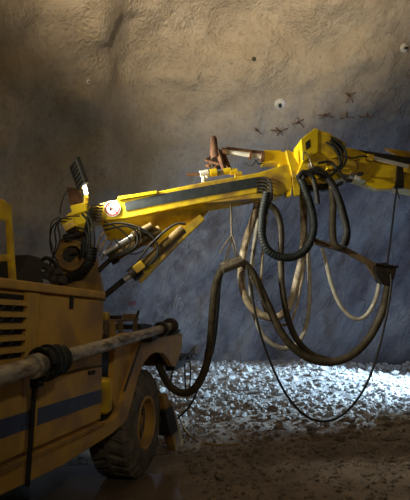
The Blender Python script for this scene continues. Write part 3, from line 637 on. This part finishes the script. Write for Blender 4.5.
# bar and bracket
br = empty('hose_bracket', B(384, 275), 'muddy bar with dark clamp holding the right end of the brown hose', 'bracket')
add('bar', prism([B(314, 238, .0), B(316, 244, .0), B(345, 252.5, -.02), B(374, 268, -.02), B(378, 264, -.02), B(347, 247, -.02)], BN*.06), WOOD, br, bevel=.008)
add('clamp', loft([B(374, 264, -.08), B(386, 262, -.08), B(397, 269, -.08), B(395, 277, -.08), B(391, 286, -.08), B(382, 284, -.08), B(376, 274, -.08)], [p+BN*.18 for p in (B(376, 266, -.08), B(386, 264, -.08), B(394, 269, -.08), B(393, 277, -.08), B(389, 284, -.08), B(383, 283, -.08), B(378, 274, -.08))]), DARK, br, bevel=.012)
add('gusset', prism([B(356, 256, .0), B(378, 266, .0), B(382, 276, .0), B(376, 279, .0), B(366, 264, .0)], BN*.04), WOOD, br, bevel=.005)
add('clamp_bolt', cyl(B(375, 264, -.1), B(398, 267, -.1), .018, 8), DARK, br, smooth=True)
add('bar_tie', cyl(B(316, 239, -.06), B(347, 250, -.06), .011, 8), ROPE, br)
# loose lines on the floor
def floor_line(name, pts, r, m, label):
    P = []
    for x, y, lift in pts:
        rr = ray(x, y)
        t = 0.002
        while True:
            p = CAM+rr*t
            if p.z <= float(zf(p.x, p.y))+r+lift or p.y > 13: break
            t *= 1.002
        P.append(p)
    add(name, tube(P, r, 8), m, None, True, label=label, cat='cable')
floor_line('yellow_cable', [(178, 414, .25), (184, 428, .05), (193, 438, 0), (206, 443, 0), (222, 445, 0), (240, 444, 0)], .014, mat('ochre_cable', (.42, .30, .12), (.25, .18, .08), .7), 'thin ochre cable trailing over the floor beside the stabiliser leg')
hose('control_cable', [(206, 350), (203, 370), (196, 394), (188, 408), (178, 418)], .012, BLACK, 'thin black cable hanging past the wheel beside the brown hose', .42, cat='cable')

# ------------------------------------------------------------------ things fixed to the rock face
def anchor(px, py, s, spokes, label):
    p, nrm = wall_hit(px, py); e = empty('rock_anchor', p, label, 'anchor', 'spread steel anchors sticking out of the face')
    g = nrm.cross(ZZ).normalized(); h = g.cross(nrm).normalized()
    add('anchor_stem', cyl(p-nrm*.1, p+nrm*.13, .02, 8), RUST, e)
    for a, ln_ in spokes:
        a = math.radians(a); q = p+nrm*.1+(-g*math.cos(a)+h*math.sin(a))*ln_*s*.85
        add('anchor_prong', tube([p+nrm*.12, p+nrm*.17+(q-p-nrm*.1)*.5, q], .013, 6), RUST, e, smooth=True)
for px, py, s, sp_, lab in (
    (348, 95, .22, [(250, 1), (300, 1.1), (20, .8), (150, .5)], 'topmost spread steel anchor on the face, right of centre'),
    (325, 114, .2, [(180, .9), (340, 1.2), (210, 1), (20, .6)], 'spread steel anchor directly above the boom housing'),
    (347, 113, .2, [(200, 1), (330, 1), (90, .6), (270, .5)], 'spread steel anchor just below the topmost one'),
    (367, 113, .2, [(180, 1.2), (10, .8), (345, .6)], 'rightmost flat steel anchor on the face'),
    (297, 123, .22, [(100, .6), (200, .9), (320, 1.1), (30, .8)], 'spread steel anchor left of the boom head'),
    (280, 132, .25, [(170, 1.1), (20, .9), (300, .5), (230, .6), (140, .7)], 'tangled steel anchor above the nozzle tube'),
    (256, 130, .16, [(150, .8), (330, 1)], 'small leftmost steel anchor above the nozzle tube')):
    anchor(px, py, s, sp_, lab)
def plate(px, py, r, m, label):
    p, nrm = wall_hit(px, py); e = empty('bolt_plate', p, label, 'plate'); n_ = nrm
    add('washer', lathe(p-n_*.03, n_, [(0, r), (.05, r), (.075, r*.75), (.08, r*.3)], 20), m, e, smooth=True)
    add('bolt', cyl(p, p+n_*.12, r*.28, 8), DARK, e)
plate(280, 104, .14, HOSEG, 'round pale bolt plate on the face above the nozzle tube')
plate(88.5, 82, .05, WHITE, 'small pale bolt plate high on the brown wall at left')
plate(254, 59, .05, DARK, 'small dark bolt head high on the brown wall')
plate(404, 48, .10, HOSEG, 'pale bolt plate at the upper right of the brown wall')
def spray(name, strokes, m, label):
    for s in strokes:
        P = []
        for x, y in s:
            p, n_ = wall_hit(x, y); P.append((p, n_))
        vv, ff = [], []
        for i, (p, n_) in enumerate(P):
            a, b = P[max(0, i-1)][0], P[min(len(P)-1, i+1)][0]; t = (b-a).normalized(); q = n_.cross(t).normalized()
            vv += [p+n_*.03+q*.016, p+n_*.03-q*.016]
        yield vv, [(2*i, 2*i+1, 2*i+3, 2*i+2) for i in range(len(P)-1)]
def dense(s, k=5):
    out = []
    for (a, b), (c, d) in zip(s[:-1], s[1:]):
        for i in range(k): out.append((a+(c-a)*i/k, b+(d-b)*i/k))
    return out+[s[-1]]
PINK = mat('faded_red_spray', (.42, .12, .12), (.3, .12, .12), .8)
GREYW = mat('faded_white_spray', (.5, .5, .5), (.4, .4, .4), .8)
add('spray_mark', join(*spray('m', [dense(s) for s in ([(129, 305), (130, 301), (131.5, 305)], [(133, 301), (135, 302), (134.5, 304.5), (132.5, 304), (133, 301)])], PINK, '')), PINK, None, label='faded red spray mark on the face above the fender', cat='mark')
add('spray_mark', join(*spray('m', [dense(s) for s in ([(173, 309), (177, 295)], [(176, 307), (178.5, 298), (181, 299)], [(179, 311), (181, 303), (183, 304), (180, 311)])], GREYW, '')), GREYW, None, label='faded white spray strokes on the face right of the fender', cat='mark')

# ------------------------------------------------------------------ puddle and broken rock
m, n, l, p = newmat('muddy_water'); p.inputs['Base Color'].default_value = (.20, .15, .105, 1); p.inputs['Roughness'].default_value = .13; p.inputs['IOR'].default_value = 1.33
t = n.new('ShaderNodeTexNoise'); t.inputs['Scale'].default_value = 3; b = n.new('ShaderNodeBump'); b.inputs['Strength'].default_value = .04; l.new(t.outputs[0], b.inputs['Height']); l.new(b.outputs[0], p.inputs['Normal'])
pw = []
for i in range(48):
    a = 2*math.pi*i/48; r = 1+.16*math.sin(3*a+1)+.08*math.sin(5*a)
    pw.append(Vector((-1.28+math.cos(a)*1.0*r, 5.0+math.sin(a)*1.4*r, -.055)))
add('puddle', prism(pw, (0, 0, .03)), m, None, label='still muddy puddle on the floor below the front wheel', cat='puddle')

def rock_mesh(seed, sub=1):
    bm = bmesh.new(); bmesh.ops.create_icosphere(bm, subdivisions=sub, radius=1); r = random.Random(seed)
    pl_ = [(Vector((r.gauss(0, 1), r.gauss(0, 1), r.gauss(0, 1))).normalized(), r.uniform(.45, .85)) for _ in range(9)]
    for v_ in bm.verts:
        c = v_.co.copy()
        for nn, d in pl_:
            k = c.dot(nn)
            if k > d: c -= nn*(k-d)
        v_.co = Vector((c.x, c.y*r.uniform(.85, 1.1), c.z*.75))
    V_ = np.array([v_.co[:] for v_ in bm.verts]); F_ = [tuple(x.index for x in f_.verts) for f_ in bm.faces]; bm.free(); return V_, F_
RM = [rock_mesh(i) for i in range(8)]
RS = [rock_mesh(30+i, 1) for i in range(5)]
def rotm(): 
    return np.array(Matrix.Rotation(random.uniform(0, 6.28), 3, 'Z') @ Matrix.Rotation(random.uniform(-.6, .6), 3, 'X'))
def blocked(x, y):
    if y > 8.5:
        h_ = BV.ray_cast(Vector((min(max(x, -3.5), 6.5), 6, .55)), Vector((x-min(max(x, -3.5), 6.5), y-6, 0)).normalized())[0]
        if h_ is not None and y > h_.y-.12: return True
    p = Vector((x, y, 0)); u = p.dot(DU); v_ = p.dot(NI)-A
    if -.3 < v_ < 2.6 and u < 6.3: return True
    return ((x+1.28)/1.25)**2+((y-5.0)/1.68)**2 < 1
LAID = np.zeros((0, 3))
def clear(x, y, r):
    return len(LAID) == 0 or bool(np.all(np.hypot(LAID[:, 0]-x, LAID[:, 1]-y) > LAID[:, 2]+r))
def stuff(name, count, area, smin, smax, m_, label, dens=None):
    vv = np.zeros((0, 3)); V_all, F_all, k = [], [], 0; c = 0
    while c < count:
        x, y = area(); 
        s = smin+(smax-smin)*random.random()**3
        if blocked(x, y) or not clear(x, y, s*.6): continue
        c += 1
        v_, f_ = random.choice(RS)
        q = (v_*s)@rotm().T; q = q+np.array([x, y, float(zf(x, y))+s*.18]); V_all.append(q); F_all += [tuple(i+k for i in ff) for ff in f_]; k += len(q)
    V_all = np.concatenate(V_all); me = bpy.data.meshes.new(name); me.from_pydata(V_all.tolist(), [], F_all); me.materials.append(m_)
    o = bpy.data.objects.new(name, me); col.objects.link(o); tag(o, label, 'rubble', kind='stuff')
def far_area():
    y = random.uniform(8.6, 13.2); return random.uniform(-.45*y-.5, .52*y+.3), y
def near_area():
    y = 3.6+6.2*random.random()**.8; return random.uniform(-.2*y, .5*y+.3), y
rmesh = []
for i, (v_, f_) in enumerate(RM):
    for nm, mm in (('rock', ROCK), ('stone', ROCKB)):
        me = bpy.data.meshes.new(nm); me.from_pydata(v_.tolist(), [], f_); me.materials.append(mm); rmesh.append(me)
def put_rock(name, x, y, s, label, group, which):
    o = bpy.data.objects.new(name, random.choice(rmesh[which::2])); col.objects.link(o)
    o.scale = (s*random.uniform(.9, 1.5), s*random.uniform(.8, 1.1), s*random.uniform(.7, 1)); o.rotation_euler = (random.uniform(-.3, .3), random.uniform(-.3, .3), random.uniform(0, 6.28))
    o.location = (x, y, float(zf(x, y))+s*.22); tag(o, label, 'rock', group)
def lay(name, count, spot, smin, smax, label, group, which):
    global LAID
    c = t = 0
    while c < count and t < 20000:
        t += 1; x, y = spot(); q = smin+(smax-smin)*random.random()**2
        if blocked(x, y) or not clear(x, y, q*1.25): continue
        put_rock(name, x, y, q, label, group, which); LAID = np.vstack([LAID, (x, y, q*1.25)]); c += 1
def block_spot():
    y = random.uniform(7.2, 9.5); return random.uniform(.10*y, .48*y), y
def edge_spot():
    y = random.uniform(4.2, 6.6); return random.uniform(-.12*y, .05*y), y
def pile_spot():
    x, y = far_area(); return x, min(y, 12.4)
lay('stone', 50, block_spot, .08, .17, 'large brown rock block in the dark floor in front of the lit pile', 'brown blocks before the lit pile', 1)
lay('rock', 210, pile_spot, .06, .15, 'pale angular rock lying loose on the lit muck pile below the face', 'loose rocks on the muck pile', 0)
lay('stone', 30, edge_spot, .03, .07, 'small dark stone on the wet floor at the puddle edge', 'stones by the puddle', 1)
stuff('broken_rock_rubble', 5200, far_area, .02, .085, ROCK, 'pale broken rock chips covering the muck pile')
stuff('gravel', 5200, near_area, .008, .045, ROCKB, 'brown gravel scattered over the near floor')
p, nrm = wall_hit(197, 352)
bo_ = bpy.data.objects.new('pointed_rock', rmesh[1]); col.objects.link(bo_); bo_.location = p-Vector((0, .12, -.05)); bo_.scale = (.11, .1, .24); tag(bo_, 'dark pointed rock standing at the foot of the face beside the brown hose', 'rock')
